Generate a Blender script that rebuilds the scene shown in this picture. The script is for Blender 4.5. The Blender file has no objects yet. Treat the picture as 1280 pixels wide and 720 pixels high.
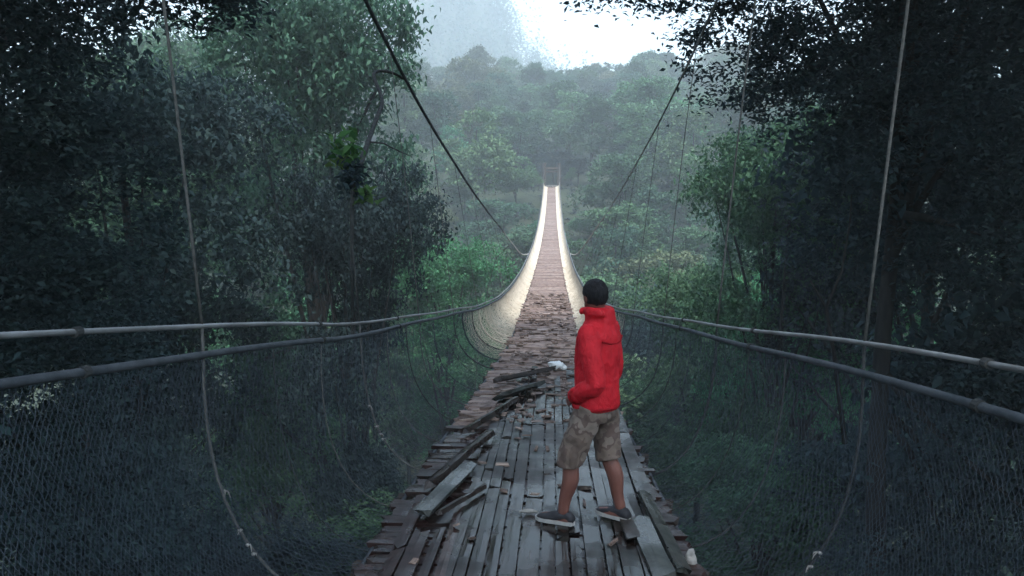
import bpy, math, random
import numpy as np
from mathutils import Vector, Matrix, noise as mnoise

random.seed(7)
RNG = np.random.default_rng(11)
R = math.radians
sc = bpy.context.scene
COL = sc.collection

# ------------------------------------------------------------------ helpers
class MB:
    """collects vertices and faces, builds one mesh object"""
    def __init__(self):
        self.v = []; self.f = []; self.a = []; self.n = 0
    def add(self, verts, faces, attr=None):
        verts = np.asarray(verts, float)
        self.v.append(verts)
        for f in faces:
            self.f.append(tuple(i + self.n for i in f))
        self.a.append(np.zeros((len(verts), 3)) if attr is None else np.asarray(attr, float))
        self.n += len(verts)
    def tube(self, pts, rad, n=8, cap=True):
        pts = np.asarray(pts, float); m = len(pts)
        rad = np.full(m, rad) if np.isscalar(rad) else np.asarray(rad, float)
        tan = np.gradient(pts, axis=0)
        tan /= np.linalg.norm(tan, axis=1)[:, None] + 1e-12
        ref = np.array([0, 0, 1.0]) if abs(tan[0][2]) < 0.9 else np.array([1.0, 0, 0])
        u = ref - tan[0] * ref.dot(tan[0]); u /= np.linalg.norm(u)
        V = []; an = np.arange(n) * 2 * math.pi / n
        for i in range(m):
            u = u - tan[i] * u.dot(tan[i]); u /= np.linalg.norm(u) + 1e-12
            w = np.cross(tan[i], u)
            V.append(pts[i] + rad[i] * (np.cos(an)[:, None] * u + np.sin(an)[:, None] * w))
        V = np.concatenate(V)
        F = [(i*n+j, i*n+(j+1) % n, (i+1)*n+(j+1) % n, (i+1)*n+j) for i in range(m-1) for j in range(n)]
        if cap:
            F.append(tuple(range(n))[::-1]); F.append(tuple((m-1)*n + j for j in range(n)))
        self.add(V, F)
    def loft(self, rings, n=20):
        """rings: (centre, rx, ry[, power]) horizontal ellipses, closed ends"""
        V = []; an = np.arange(n) * 2 * math.pi / n
        for c, rx, ry in rings:
            V.append(np.stack([c[0] + rx*np.cos(an), c[1] + ry*np.sin(an), np.full(n, c[2])], 1))
        m = len(rings); V = np.concatenate(V)
        F = [(i*n+j, i*n+(j+1) % n, (i+1)*n+(j+1) % n, (i+1)*n+j) for i in range(m-1) for j in range(n)]
        F.append(tuple(range(n))[::-1]); F.append(tuple((m-1)*n + j for j in range(n)))
        self.add(V, F)
    def ball(self, c, r, nu=16, nv=10, rot=None):
        r = (r, r, r) if np.isscalar(r) else r
        V = [(0, 0, -1)]
        for i in range(1, nv):
            t = -math.pi/2 + math.pi*i/nv
            for j in range(nu):
                p = 2*math.pi*j/nu
                V.append((math.cos(t)*math.cos(p), math.cos(t)*math.sin(p), math.sin(t)))
        V.append((0, 0, 1)); V = np.array(V)*np.array(r)
        if rot is not None: V = V @ np.array(rot.to_3x3()).T
        V = V + np.array(c); F = []
        for j in range(nu): F.append((0, 1+(j+1) % nu, 1+j))
        for i in range(nv-2):
            for j in range(nu):
                a = 1+i*nu+j; b = 1+i*nu+(j+1) % nu
                F.append((a, b, b+nu, a+nu))
        o = 1+(nv-2)*nu
        for j in range(nu): F.append((o+j, o+(j+1) % nu, len(V)-1))
        self.add(V, F)
    def plank(self, c, ax, length, width, thick, seg=5, warp=0.006, ragged=0.02, tilt=0.0, up=(0, 0, 1), rnd=None):
        """a weathered board: centre c, axis ax, slightly warped, ragged ends; attr = grain coordinates"""
        rnd = rnd or random
        ax = np.asarray(ax, float); ax /= np.linalg.norm(ax)
        up = np.asarray(up, float); sd = np.cross(ax, up); sd /= np.linalg.norm(sd); up = np.cross(sd, ax)
        if tilt:
            sd, up = sd*math.cos(tilt)+up*math.sin(tilt), up*math.cos(tilt)-sd*math.sin(tilt)
        V = []; A = []; r0 = rnd.uniform(0, 60)
        ph = rnd.uniform(0, 6.28)
        for i in range(seg+1):
            s = (i/seg-.5)*length
            b = warp*math.sin(ph+s*2.3)
            for (q, z) in ((-1, 0), (0, 0), (1, 0), (1, -1), (-1, -1)):
                e = rnd.uniform(-ragged, ragged) if i in (0, seg) else 0
                wq = width/2*(1+rnd.uniform(-.05, .05))
                zz = b + z*thick + (rnd.uniform(-.1, .1)*thick if q else .08*thick)*(z == 0)
                V.append(np.asarray(c)+ax*(s+e)+sd*(q*wq)+up*zz)
                A.append((s + r0*7, q*width/2 + r0, z*thick))
        F = []; k = 5
        for i in range(seg):
            for j in range(5):
                F.append((i*k+j, (i+1)*k+j, (i+1)*k+(j+1) % 5, i*k+(j+1) % 5))
        F.append((0, 1, 2, 3, 4)); F.append(tuple(seg*k+j for j in (4, 3, 2, 1, 0)))
        self.add(V, F, A)
    def build(self, name, mat, parent=None, smooth=False, loc=None):
        me = bpy.data.meshes.new(name)
        V = np.concatenate(self.v)
        if loc is not None: V = V - np.asarray(loc)
        me.from_pydata(V.tolist(), [], self.f)
        at = me.attributes.new('grain', 'FLOAT_VECTOR', 'POINT')
        at.data.foreach_set('vector', np.concatenate(self.a).astype(np.float32).ravel())
        if smooth: me.shade_smooth()
        me.materials.append(mat)
        return link(name, me, parent, loc)

def link(name, me, parent=None, loc=None):
    o = bpy.data.objects.new(name, me); COL.objects.link(o)
    if parent is not None: o.parent = parent
    if loc is not None: o.location = loc
    return o

def np_mesh(name, V, F, mat, smooth=False):
    """V (n,3), F (m,k) arrays -> mesh, fast"""
    V = np.asarray(V, np.float32); F = np.asarray(F, np.int32)
    me = bpy.data.meshes.new(name)
    me.vertices.add(len(V)); me.vertices.foreach_set('co', V.ravel())
    k = F.shape[1]
    me.loops.add(F.size); me.loops.foreach_set('vertex_index', F.ravel())
    me.polygons.add(len(F)); me.polygons.foreach_set('loop_start', np.arange(len(F), dtype=np.int32)*k)
    me.polygons.foreach_set('loop_total', np.full(len(F), k, np.int32))
    me.update(calc_edges=True); me.validate()
    if smooth: me.shade_smooth()
    me.materials.append(mat)
    return me

def empty(name, loc=(0, 0, 0), rz=0):
    o = bpy.data.objects.new(name, None); COL.objects.link(o)
    o.location = loc; o.rotation_euler = (0, 0, rz); o.empty_display_size = .3
    return o

def tag(o, label=None, cat=None, group=None, kind=None):
    if label: o['label'] = label
    if cat: o['category'] = cat
    if group: o['group'] = group
    if kind: o['kind'] = kind
    return o

def sm(x, xs, ys):
    """smooth (cubic) interpolation through the points"""
    xs = np.asarray(xs, float); ys = np.asarray(ys, float); x = np.asarray(x, float)
    d = np.gradient(ys, xs)
    i = np.clip(np.searchsorted(xs, x)-1, 0, len(xs)-2)
    h = xs[i+1]-xs[i]; t = np.clip((x-xs[i])/h, 0, 1)
    return ((2*t**3-3*t**2+1)*ys[i]+(t**3-2*t**2+t)*h*d[i]+(-2*t**3+3*t**2)*ys[i+1]+(t**3-t**2)*h*d[i+1])

# ------------------------------------------------------------------ materials
def mat(name):
    m = bpy.data.materials.new(name); m.use_nodes = True
    nt = m.node_tree; b = nt.nodes['Principled BSDF']
    return m, nt, b, nt.nodes, nt.links

def ramp(N, stops):
    r = N.new('ShaderNodeValToRGB')
    e = r.color_ramp.elements
    while len(e) < len(stops): e.new(.5)
    for k, (p, c) in enumerate(stops):
        e[k].position = p; e[k].color = (*c, 1)
    return r

def noise_node(N, L, vec, scale, detail=4, rough=.55):
    n = N.new('ShaderNodeTexNoise'); n.inputs['Scale'].default_value = scale
    n.inputs['Detail'].default_value = detail; n.inputs['Roughness'].default_value = rough
    if vec is not None: L.new(vec, n.inputs['Vector'])
    return n

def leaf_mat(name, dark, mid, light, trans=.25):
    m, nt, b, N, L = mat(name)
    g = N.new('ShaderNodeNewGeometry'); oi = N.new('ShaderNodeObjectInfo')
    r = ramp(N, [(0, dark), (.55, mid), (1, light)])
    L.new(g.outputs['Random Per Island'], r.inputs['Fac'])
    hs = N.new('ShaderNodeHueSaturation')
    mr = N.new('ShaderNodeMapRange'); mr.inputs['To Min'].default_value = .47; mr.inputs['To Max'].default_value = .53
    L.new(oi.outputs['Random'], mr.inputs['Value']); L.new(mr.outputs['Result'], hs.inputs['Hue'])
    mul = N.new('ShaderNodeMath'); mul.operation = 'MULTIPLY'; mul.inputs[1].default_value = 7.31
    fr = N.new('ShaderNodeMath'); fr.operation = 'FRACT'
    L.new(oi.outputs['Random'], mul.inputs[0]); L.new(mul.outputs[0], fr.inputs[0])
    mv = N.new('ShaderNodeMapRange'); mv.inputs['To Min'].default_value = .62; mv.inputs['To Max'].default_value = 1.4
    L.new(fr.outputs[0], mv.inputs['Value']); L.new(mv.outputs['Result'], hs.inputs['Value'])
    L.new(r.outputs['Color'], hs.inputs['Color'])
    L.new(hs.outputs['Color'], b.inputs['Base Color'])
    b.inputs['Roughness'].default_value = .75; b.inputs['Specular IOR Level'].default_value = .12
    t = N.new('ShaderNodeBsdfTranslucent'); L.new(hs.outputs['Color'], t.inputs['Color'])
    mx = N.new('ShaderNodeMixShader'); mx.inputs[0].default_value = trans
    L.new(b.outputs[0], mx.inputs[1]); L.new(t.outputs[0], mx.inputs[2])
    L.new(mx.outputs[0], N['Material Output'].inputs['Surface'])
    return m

LEAF = {
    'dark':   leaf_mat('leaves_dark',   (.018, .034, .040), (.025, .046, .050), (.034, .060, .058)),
    'mid':    leaf_mat('leaves_mid',    (.030, .070, .042), (.044, .100, .056), (.066, .130, .072)),
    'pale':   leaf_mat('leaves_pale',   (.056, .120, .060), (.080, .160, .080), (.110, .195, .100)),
    'bright': leaf_mat('leaves_bright', (.040, .150, .070), (.060, .195, .095), (.090, .24, .12)),
    'lime':   leaf_mat('leaves_lime',   (.055, .125, .040), (.080, .165, .052), (.12, .21, .07)),
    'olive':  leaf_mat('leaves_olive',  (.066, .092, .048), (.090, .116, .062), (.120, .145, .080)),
}

def simple(name, c1, c2, scale, rough=.7, bump=.2, metal=0.0, coord='Object', stretch=None):
    m, nt, b, N, L = mat(name)
    tc = N.new('ShaderNodeTexCoord'); vec = tc.outputs[coord]
    if stretch:
        mp = N.new('ShaderNodeMapping'); mp.inputs['Scale'].default_value = stretch
        L.new(vec, mp.inputs['Vector']); vec = mp.outputs['Vector']
    n = noise_node(N, L, vec, scale, 6, .6)
    r = ramp(N, [(.3, c1), (.7, c2)]); L.new(n.outputs['Fac'], r.inputs['Fac'])
    L.new(r.outputs['Color'], b.inputs['Base Color'])
    b.inputs['Roughness'].default_value = rough; b.inputs['Metallic'].default_value = metal
    b.inputs['Specular IOR Level'].default_value = .12 if rough > .55 else .4
    if bump:
        bp = N.new('ShaderNodeBump'); bp.inputs['Strength'].default_value = bump; bp.inputs['Distance'].default_value = .02
        L.new(n.outputs['Fac'], bp.inputs['Height']); L.new(bp.outputs[0], b.inputs['Normal'])
    return m

BARK = simple('bark', (.014, .014, .015), (.042, .040, .038), 6, .9, .6, stretch=(1, 1, .25))
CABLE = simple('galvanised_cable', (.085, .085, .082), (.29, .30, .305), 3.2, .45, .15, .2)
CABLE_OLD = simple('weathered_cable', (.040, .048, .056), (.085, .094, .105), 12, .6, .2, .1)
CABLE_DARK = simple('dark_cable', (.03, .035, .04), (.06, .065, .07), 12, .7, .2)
ROPE = simple('weathered_rope', (.065, .066, .064), (.135, .132, .124), 25, .85, .4)
ROPE_PALE = simple('pale_rope', (.26, .25, .22), (.42, .40, .36), 9, .85, .3)
ROPE_DARK = simple('dark_rope', (.025, .028, .03), (.06, .062, .06), 25, .85, .4)
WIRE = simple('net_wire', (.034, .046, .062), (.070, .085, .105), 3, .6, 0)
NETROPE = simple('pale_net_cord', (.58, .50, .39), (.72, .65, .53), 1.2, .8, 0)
CONC = simple('weathered_concrete', (.12, .115, .11), (.26, .25, .235), 3, .9, .3)
DARKWOOD = simple('dark_timber', (.035, .028, .024), (.09, .072, .06), 8, .8, .4)
PLASTIC = simple('white_plastic', (.62, .63, .63), (.82, .82, .80), 6, .45, .1)
RAG = simple('pale_rag', (.20, .195, .185), (.36, .35, .33), 14, .85, .3)

def wood(name, c_a, c_b, c_c, moss=.3, wet=True):
    m, nt, b, N, L = mat(name)
    at = N.new('ShaderNodeAttribute'); at.attribute_name = 'grain'
    mp = N.new('ShaderNodeMapping'); mp.inputs['Scale'].default_value = (1.4, 38, 20)
    L.new(at.outputs['Vector'], mp.inputs['Vector'])
    n1 = noise_node(N, L, mp.outputs['Vector'], 1.0, 6, .6)
    g = N.new('ShaderNodeNewGeometry')
    r0 = ramp(N, [(0, c_a), (.5, c_b), (1, c_c)]); L.new(g.outputs['Random Per Island'], r0.inputs['Fac'])
    r1 = ramp(N, [(.25, (.35, .33, .32)), (.5, (.9, .9, .9)), (.8, (1.35, 1.32, 1.28))]); L.new(n1.outputs['Fac'], r1.inputs['Fac'])
    mx = N.new('ShaderNodeMix'); mx.data_type = 'RGBA'; mx.blend_type = 'MULTIPLY'; mx.inputs['Factor'].default_value = 1
    L.new(r0.outputs['Color'], mx.inputs['A']); L.new(r1.outputs['Color'], mx.inputs['B'])
    tc = N.new('ShaderNodeTexCoord')
    n5 = noise_node(N, L, tc.outputs['Object'], 7.5, 7, .7)
    r5 = ramp(N, [(.36, (.38, .35, .33)), (.52, (1, 1, 1)), (.74, (1.25, 1.22, 1.16))]); L.new(n5.outputs['Fac'], r5.inputs['Fac'])
    m5 = N.new('ShaderNodeMix'); m5.data_type = 'RGBA'; m5.blend_type = 'MULTIPLY'; m5.inputs['Factor'].default_value = 1
    L.new(mx.outputs['Result'], m5.inputs['A']); L.new(r5.outputs['Color'], m5.inputs['B']); mx = m5
    n2 = noise_node(N, L, tc.outputs['Object'], 2.6, 5, .65)
    r2 = ramp(N, [(.48, (0, 0, 0)), (.66, (moss, moss, moss))]); L.new(n2.outputs['Fac'], r2.inputs['Fac'])
    mm = N.new('ShaderNodeMix'); mm.data_type = 'RGBA'
    L.new(r2.outputs['Color'], mm.inputs['Factor']); L.new(mx.outputs['Result'], mm.inputs['A'])
    mm.inputs['B'].default_value = (.022, .036, .032, 1)
    L.new(mm.outputs['Result'], b.inputs['Base Color'])
    n3 = noise_node(N, L, tc.outputs['Object'], 1.7, 4, .6)
    lo, hi = (.08, .5) if wet else (.6, .85)
    r3 = ramp(N, [(.42, (lo,)*3), (.62, (hi,)*3)]); L.new(n3.outputs['Fac'], r3.inputs['Fac'])
    L.new(r3.outputs['Color'], b.inputs['Roughness'])
    b.inputs['Specular IOR Level'].default_value = .19 if wet else .1
    bp = N.new('ShaderNodeBump'); bp.inputs['Strength'].default_value = .5; bp.inputs['Distance'].default_value = .005
    L.new(n1.outputs['Fac'], bp.inputs['Height']); L.new(bp.outputs[0], b.inputs['Normal'])
    return m

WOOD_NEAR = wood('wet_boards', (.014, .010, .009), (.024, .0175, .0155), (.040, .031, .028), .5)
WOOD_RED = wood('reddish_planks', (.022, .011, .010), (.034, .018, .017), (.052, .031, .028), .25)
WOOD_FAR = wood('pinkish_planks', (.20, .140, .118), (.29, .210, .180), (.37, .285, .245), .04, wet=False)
WOOD_CHIP = wood('broken_wood', (.11, .080, .068), (.22, .162, .138), (.34, .268, .23), .05, wet=False)
WOOD_PALE = wood('pale_board', (.036, .042, .040), (.055, .060, .056), (.085, .086, .080), .4)
WOOD_DARK = wood('dark_board', (.03, .025, .024), (.045, .036, .034), (.06, .05, .046), .2)

# ------------------------------------------------------------------ terrain
def gz(x, y):
    x = np.asarray(x, float); y = np.asarray(y, float)
    z = sm(y, [-400, -60, -14, -8, -2, 6, 18, 42, 70, 92, 107, 117, 125, 150, 200, 265, 330, 420, 1600],
              [30, 9, 1.2, .3, -4, -9, -14, -18, -16, -7, 1.5, 6.7, 7.6, 15, 27, 38, 40, 36, 20])
    side = np.clip((np.abs(x)-13)/45, 0, 1.2)
    z = z + side*13*np.exp(-np.clip(y-10, 0, 1e9)/70.)
    z = z + 190*np.exp(-((x+105)/90)**2-((y-560)/85)**2) + 60*np.exp(-((x+260)/110)**2-((y-560)/110)**2)
    z = z + np.clip((y-400)/150, 0, 1)*(9*np.sin(x*.045+.6)*np.sin(y*.031)+5*np.sin(x*.11+2))
    z = z + 1.1*np.sin(x*.11+1.3)*np.sin(y*.083+.4)*np.clip((np.abs(x)-3)/10, 0, 1)
    z = z + 2.5*np.sin(x*.031+.7)*np.sin(y*.027)*np.clip(np.abs(x)/30, 0, 1)
    return z

m, nt, b, N, L = mat('forest_floor')
tc = N.new('ShaderNodeTexCoord')
n = noise_node(N, L, tc.outputs['Object'], .35, 8, .65); n2 = noise_node(N, L, tc.outputs['Object'], 3.0, 6, .6)
r = ramp(N, [(.3, (.020, .030, .018)), (.55, (.035, .055, .028)), (.75, (.060, .050, .032))]); L.new(n.outputs['Fac'], r.inputs['Fac'])
L.new(r.outputs['Color'], b.inputs['Base Color']); b.inputs['Roughness'].default_value = .95
bp = N.new('ShaderNodeBump'); bp.inputs['Strength'].default_value = .8; bp.inputs['Distance'].default_value = .4
L.new(n2.outputs['Fac'], bp.inputs['Height']); L.new(bp.outputs[0], b.inputs['Normal'])
GROUND = m
xs = np.concatenate([np.linspace(-1500, -180, 34)[:-1], np.linspace(-180, 180, 121), np.linspace(180, 1500, 34)[1:]])
ys = np.concatenate([np.linspace(-400, -30, 12)[:-1], np.linspace(-30, 300, 133), np.linspace(300, 1600, 60)[1:]])
X, Y = np.meshgrid(xs, ys)
V = np.stack([X, Y, gz(X, Y)], -1).reshape(-1, 3)
nx = len(xs); ii, jj = np.meshgrid(np.arange(len(ys)-1), np.arange(nx-1), indexing='ij')
a = (ii*nx+jj).ravel(); F = np.stack([a, a+1, a+nx+1, a+nx], 1)
tag(link('ground', np_mesh('ground', V, F, GROUND, True)), kind='structure')

# ------------------------------------------------------------------ foliage
def leaf_arrays(C, L0, W0, up_bias=.6, rng=RNG):
    """C (n,3) leaf centres -> rhombic folded leaves"""
    n = len(C)
    nrm = rng.normal(size=(n, 3)); nrm[:, 2] = np.abs(nrm[:, 2]) + up_bias*1.6
    nrm /= np.linalg.norm(nrm, axis=1)[:, None]
    ax = rng.normal(size=(n, 3)); ax[:, 2] -= .35
    ax -= nrm*(ax*nrm).sum(1)[:, None]; ax /= np.linalg.norm(ax, axis=1)[:, None]
    sd = np.cross(nrm, ax)
    s = rng.uniform(.65, 1.35, n)[:, None]
    l = ax*L0*s*.5; w = sd*W0*s*.5
    V = np.stack([C-l, C+w+nrm*W0*.12-l*.15, C+l-nrm*W0*.25, C-w+nrm*W0*.12-l*.15], 1).reshape(-1, 3)
    F = np.arange(4*n).reshape(-1, 4)
    return V, F

def crown_points(lobes, n_clump, per, spread, rng=RNG, shell=.75):
    """lobes: list of (centre, radii); clump centres near lobe shells, leaves round them"""
    vols = np.array([np.prod(r)**(2/3) for c, r in lobes]); vols /= vols.sum()
    out = []; cl = []
    for (c, r), f in zip(lobes, vols):
        k = max(3, int(n_clump*f))
        d = rng.normal(size=(k, 3)); d /= np.linalg.norm(d, axis=1)[:, None]
        d[:, 2] = np.where((d[:, 2] < -.35) & (rng.random(k) < .7), -d[:, 2], d[:, 2])
        rad = shell + (1.08-shell)*rng.random(k)**.7
        rad = np.where(rng.random(k) < .18, rng.uniform(.25, .8, k), rad)
        cl.append(np.asarray(c)+d*np.asarray(r)*rad[:, None])
    cl = np.concatenate(cl)
    sz = rng.uniform(.55, 1.5, len(cl))
    cnt = np.maximum(2, (per*sz**2).astype(int))
    idx = np.repeat(np.arange(len(cl)), cnt)
    off = rng.normal(size=(len(idx), 3))*np.array([1, 1, .55])*spread*sz[idx][:, None]*.6
    return cl, cl[idx]+off

def limbs(mb, base, H, cl, lean=(0, 0), r0=.25, n_limb=9, fork=.4, rng=RNG):
    """tapered trunk with limbs running to clumps of the crown"""
    t = np.linspace(0, 1, 9)
    top = np.array([lean[0], lean[1], H*.86])
    P = np.asarray(base)+t[:, None]*top
    P[:, 0] += .02*H*np.sin(t*5+rng.uniform(0, 6))*t; P[:, 1] += .02*H*np.sin(t*4+rng.uniform(0, 6))*t
    rr = r0*(1.25-.95*t**.8); rr[0] *= 1.35
    mb.tube(P, rr, 9)
    for k in range(n_limb):
        i = rng.integers(0, len(cl)); e = cl[i]
        f = fork+(.86-fork)*rng.random()*.9
        a = np.array([np.interp(f*1.0, t, P[:, q]) for q in range(3)])
        if e[2] < a[2]-.1*H: f = fork; a = np.array([np.interp(f, t, P[:, q]) for q in range(3)])
        m1 = a*.55+e*.45+np.array([0, 0, .06*H*rng.uniform(-.4, 1)])
        q = np.linspace(0, 1, 6)[:, None]
        B = (1-q)**2*a+2*q*(1-q)*m1+q*q*e
        mb.tube(B, r0*.42*(1-.85*np.linspace(0, 1, 6)), 6)

def tree_meshes(name, H, lobes, n_clump, per, spread, leaf, lw, r0, lean=(0, 0), n_limb=10, fork=.4, matl='mid', seed=0):
    rng = np.random.default_rng(seed+100)
    cl, P = crown_points(lobes, n_clump, per, spread, rng)
    V, F = leaf_arrays(P, leaf, lw, rng=rng)
    crown = np_mesh('crown', V, F, LEAF[matl])
    mb = MB(); limbs(mb, (0, 0, -1.5), H+1.5, cl, lean, r0, n_limb, fork, rng)
    me = bpy.data.meshes.new('trunk'); me.from_pydata(np.concatenate(mb.v).tolist(), [], mb.f); me.shade_smooth(); me.materials.append(BARK)
    return me, crown

def rand_lobes(rng, H, R0, lo=.4, k=8, flat=.6):
    out = []
    for i in range(k):
        a = rng.uniform(0, 6.28); q = R0*rng.uniform(.15, .68)*(1 if i else 0)
        z = H*(lo+(1-lo)*rng.uniform(.15, .82)) if i else H*.86
        s = R0*rng.uniform(.38, .62)*(1.0 if z < .8*H else .8)
        out.append(((q*math.cos(a), q*math.sin(a), z), (s, s*rng.uniform(.8, 1.2), s*flat)))
    return out

TREE_COUNT = {}
def place_tree(name, meshes, loc, rz, s, matl, label, group=None, sz=None, cat='tree'):
    t = empty(name, loc, rz); t.scale = (s, s, sz or s)
    tag(t, label, cat, group)
    for nm, me in (('trunk', meshes[0]), ('crown', meshes[1])):
        o = link(nm, me, t)
        if nm == 'crown' and matl:
            o.material_slots[0].link = 'OBJECT'; o.material_slots[0].material = LEAF[matl]
    return t

g = lambda s: np.random.default_rng(s)
# middle and far kinds: 12 m nominal height
FARK = []
for k, (R0, lo, kk, flat, leafs) in enumerate([(4.6, .35, 9, .62, .42), (3.4, .30, 9, .8, .38), (5.2, .34, 10, .5, .42), (4.0, .25, 11, .7, .46), (3.0, .2, 9, .95, .36)]):
    FARK.append(tree_meshes('far', 12, rand_lobes(g(40+k), 12, R0, lo, kk, flat), 300, 30, .42, leafs*.8, leafs*.5, .2, n_limb=9, seed=k))
# nearer, finer kinds: 16 m
MIDK = []
for k, (R0, lo, kk, flat) in enumerate([(5.0, .30, 12, .6), (4.3, .22, 12, .8), (5.6, .4, 12, .5)]):
    MIDK.append(tree_meshes('mid', 16, rand_lobes(g(60+k), 16, R0, lo, kk, flat), 620, 60, .46, .20, .105, .26, n_limb=16, seed=20+k))

# ------------------------------------------------------------------ hand-placed trees beside the near end
def near_tree(name, x, y, H, lobes, n_clump, per, spread, leaf, lw, r0, lean, matl, label, seed, n_limb=11, fork=.55, z=None):
    zb = float(gz(x, y)) if z is None else z
    ms = tree_meshes(name, H, lobes, n_clump, per, spread, leaf, lw, r0, lean, n_limb, fork, matl, seed)
    return place_tree(name, ms, (x, y, zb), 0, 1, None, label, None)

def rel(x, y, pts):
    """lobes given as world (x, y, z, rx, ry, rz) -> local to the tree's foot"""
    zb = float(gz(x, y))
    return [((a-x, b_-y, c-zb), (p, q, s)) for (a, b_, c, p, q, s) in pts]

# right: big small-leaved tree leaning over the bridge
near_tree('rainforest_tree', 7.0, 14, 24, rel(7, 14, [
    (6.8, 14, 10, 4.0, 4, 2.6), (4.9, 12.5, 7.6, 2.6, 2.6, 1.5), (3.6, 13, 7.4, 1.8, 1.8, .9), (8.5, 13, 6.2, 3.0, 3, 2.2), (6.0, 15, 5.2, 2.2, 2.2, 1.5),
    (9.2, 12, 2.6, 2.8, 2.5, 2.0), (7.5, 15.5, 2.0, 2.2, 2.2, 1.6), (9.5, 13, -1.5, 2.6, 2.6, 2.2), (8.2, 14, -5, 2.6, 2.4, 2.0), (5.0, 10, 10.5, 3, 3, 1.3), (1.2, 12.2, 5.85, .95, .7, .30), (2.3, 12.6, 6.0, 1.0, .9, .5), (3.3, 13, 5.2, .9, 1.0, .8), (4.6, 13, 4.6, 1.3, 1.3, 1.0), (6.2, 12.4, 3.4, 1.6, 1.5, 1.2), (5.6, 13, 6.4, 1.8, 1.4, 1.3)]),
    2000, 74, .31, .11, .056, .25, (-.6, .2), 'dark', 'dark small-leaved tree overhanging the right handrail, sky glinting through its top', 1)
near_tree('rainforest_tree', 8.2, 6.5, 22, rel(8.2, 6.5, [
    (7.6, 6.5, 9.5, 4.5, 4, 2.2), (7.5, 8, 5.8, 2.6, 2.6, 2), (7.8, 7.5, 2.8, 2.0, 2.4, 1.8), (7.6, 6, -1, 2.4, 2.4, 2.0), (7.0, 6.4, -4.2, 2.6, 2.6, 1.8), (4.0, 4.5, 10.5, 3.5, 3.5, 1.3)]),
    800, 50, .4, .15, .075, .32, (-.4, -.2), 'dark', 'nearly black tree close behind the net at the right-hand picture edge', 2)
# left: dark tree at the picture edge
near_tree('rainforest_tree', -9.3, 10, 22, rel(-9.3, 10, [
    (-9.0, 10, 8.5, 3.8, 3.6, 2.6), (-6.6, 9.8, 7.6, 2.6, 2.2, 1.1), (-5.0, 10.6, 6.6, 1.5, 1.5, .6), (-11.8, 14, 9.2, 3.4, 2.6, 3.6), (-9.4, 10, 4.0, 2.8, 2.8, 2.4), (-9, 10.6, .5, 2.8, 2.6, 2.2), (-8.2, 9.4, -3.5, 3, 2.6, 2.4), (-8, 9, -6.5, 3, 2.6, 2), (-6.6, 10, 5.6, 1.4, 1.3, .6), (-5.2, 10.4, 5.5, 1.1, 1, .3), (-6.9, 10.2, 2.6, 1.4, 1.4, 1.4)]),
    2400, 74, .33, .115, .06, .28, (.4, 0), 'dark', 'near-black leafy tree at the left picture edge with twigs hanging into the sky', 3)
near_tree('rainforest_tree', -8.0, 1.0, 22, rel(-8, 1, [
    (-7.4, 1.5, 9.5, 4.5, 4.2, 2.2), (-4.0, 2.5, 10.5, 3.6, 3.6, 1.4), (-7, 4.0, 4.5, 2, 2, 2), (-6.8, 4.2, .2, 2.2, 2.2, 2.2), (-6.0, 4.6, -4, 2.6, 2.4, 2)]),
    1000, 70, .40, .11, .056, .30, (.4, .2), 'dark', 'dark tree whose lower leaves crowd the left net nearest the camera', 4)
near_tree('rainforest_tree', 0.9, -11, 19, rel(.9, -11, [  # added out of view: crown spread overhead to darken the near deck and rails
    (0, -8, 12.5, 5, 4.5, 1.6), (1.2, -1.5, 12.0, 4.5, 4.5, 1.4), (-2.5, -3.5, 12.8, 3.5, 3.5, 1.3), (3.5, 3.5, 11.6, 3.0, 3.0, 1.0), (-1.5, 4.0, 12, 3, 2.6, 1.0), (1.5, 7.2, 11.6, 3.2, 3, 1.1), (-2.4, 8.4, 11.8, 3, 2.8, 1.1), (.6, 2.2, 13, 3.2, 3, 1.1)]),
    1500, 48, .5, .18, .09, .36, (0, 2.5), 'dark', 'unseen broad tree added behind the near end of the bridge to shade it from overhead', 5)

def T(kind, x, y, top, wide, matl, label, rz=0, nominal=16, ks=MIDK, name='rainforest_tree', group=None, z=None):
    zb = float(gz(x, y)) if z is None else z
    H = top-zb
    t = place_tree(name, ks[kind], (x, y, zb), rz, wide, matl, label, group, sz=H/nominal)
    return t

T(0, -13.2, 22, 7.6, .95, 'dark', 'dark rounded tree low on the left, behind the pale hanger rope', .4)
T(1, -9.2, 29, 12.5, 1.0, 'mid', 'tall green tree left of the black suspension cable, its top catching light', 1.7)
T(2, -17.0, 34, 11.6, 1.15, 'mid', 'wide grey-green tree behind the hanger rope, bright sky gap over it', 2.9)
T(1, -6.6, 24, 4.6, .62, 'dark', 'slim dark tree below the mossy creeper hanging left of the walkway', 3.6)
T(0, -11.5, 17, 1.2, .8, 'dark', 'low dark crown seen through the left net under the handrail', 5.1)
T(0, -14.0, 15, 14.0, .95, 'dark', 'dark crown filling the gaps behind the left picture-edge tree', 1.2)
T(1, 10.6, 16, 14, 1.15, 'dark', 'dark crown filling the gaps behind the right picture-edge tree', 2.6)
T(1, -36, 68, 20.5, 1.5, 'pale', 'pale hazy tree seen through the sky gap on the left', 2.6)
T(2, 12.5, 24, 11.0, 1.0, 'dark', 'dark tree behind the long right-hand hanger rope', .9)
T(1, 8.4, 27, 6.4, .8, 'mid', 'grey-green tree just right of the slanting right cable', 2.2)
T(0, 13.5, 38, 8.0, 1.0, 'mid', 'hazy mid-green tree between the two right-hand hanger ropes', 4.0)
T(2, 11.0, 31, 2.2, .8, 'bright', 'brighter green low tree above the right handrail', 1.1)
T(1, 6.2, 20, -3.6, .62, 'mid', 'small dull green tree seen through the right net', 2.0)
T(0, 9.8, 17, -2.5, .75, 'dark', 'dark bushy crown low behind the right net', 3.0)
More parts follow.
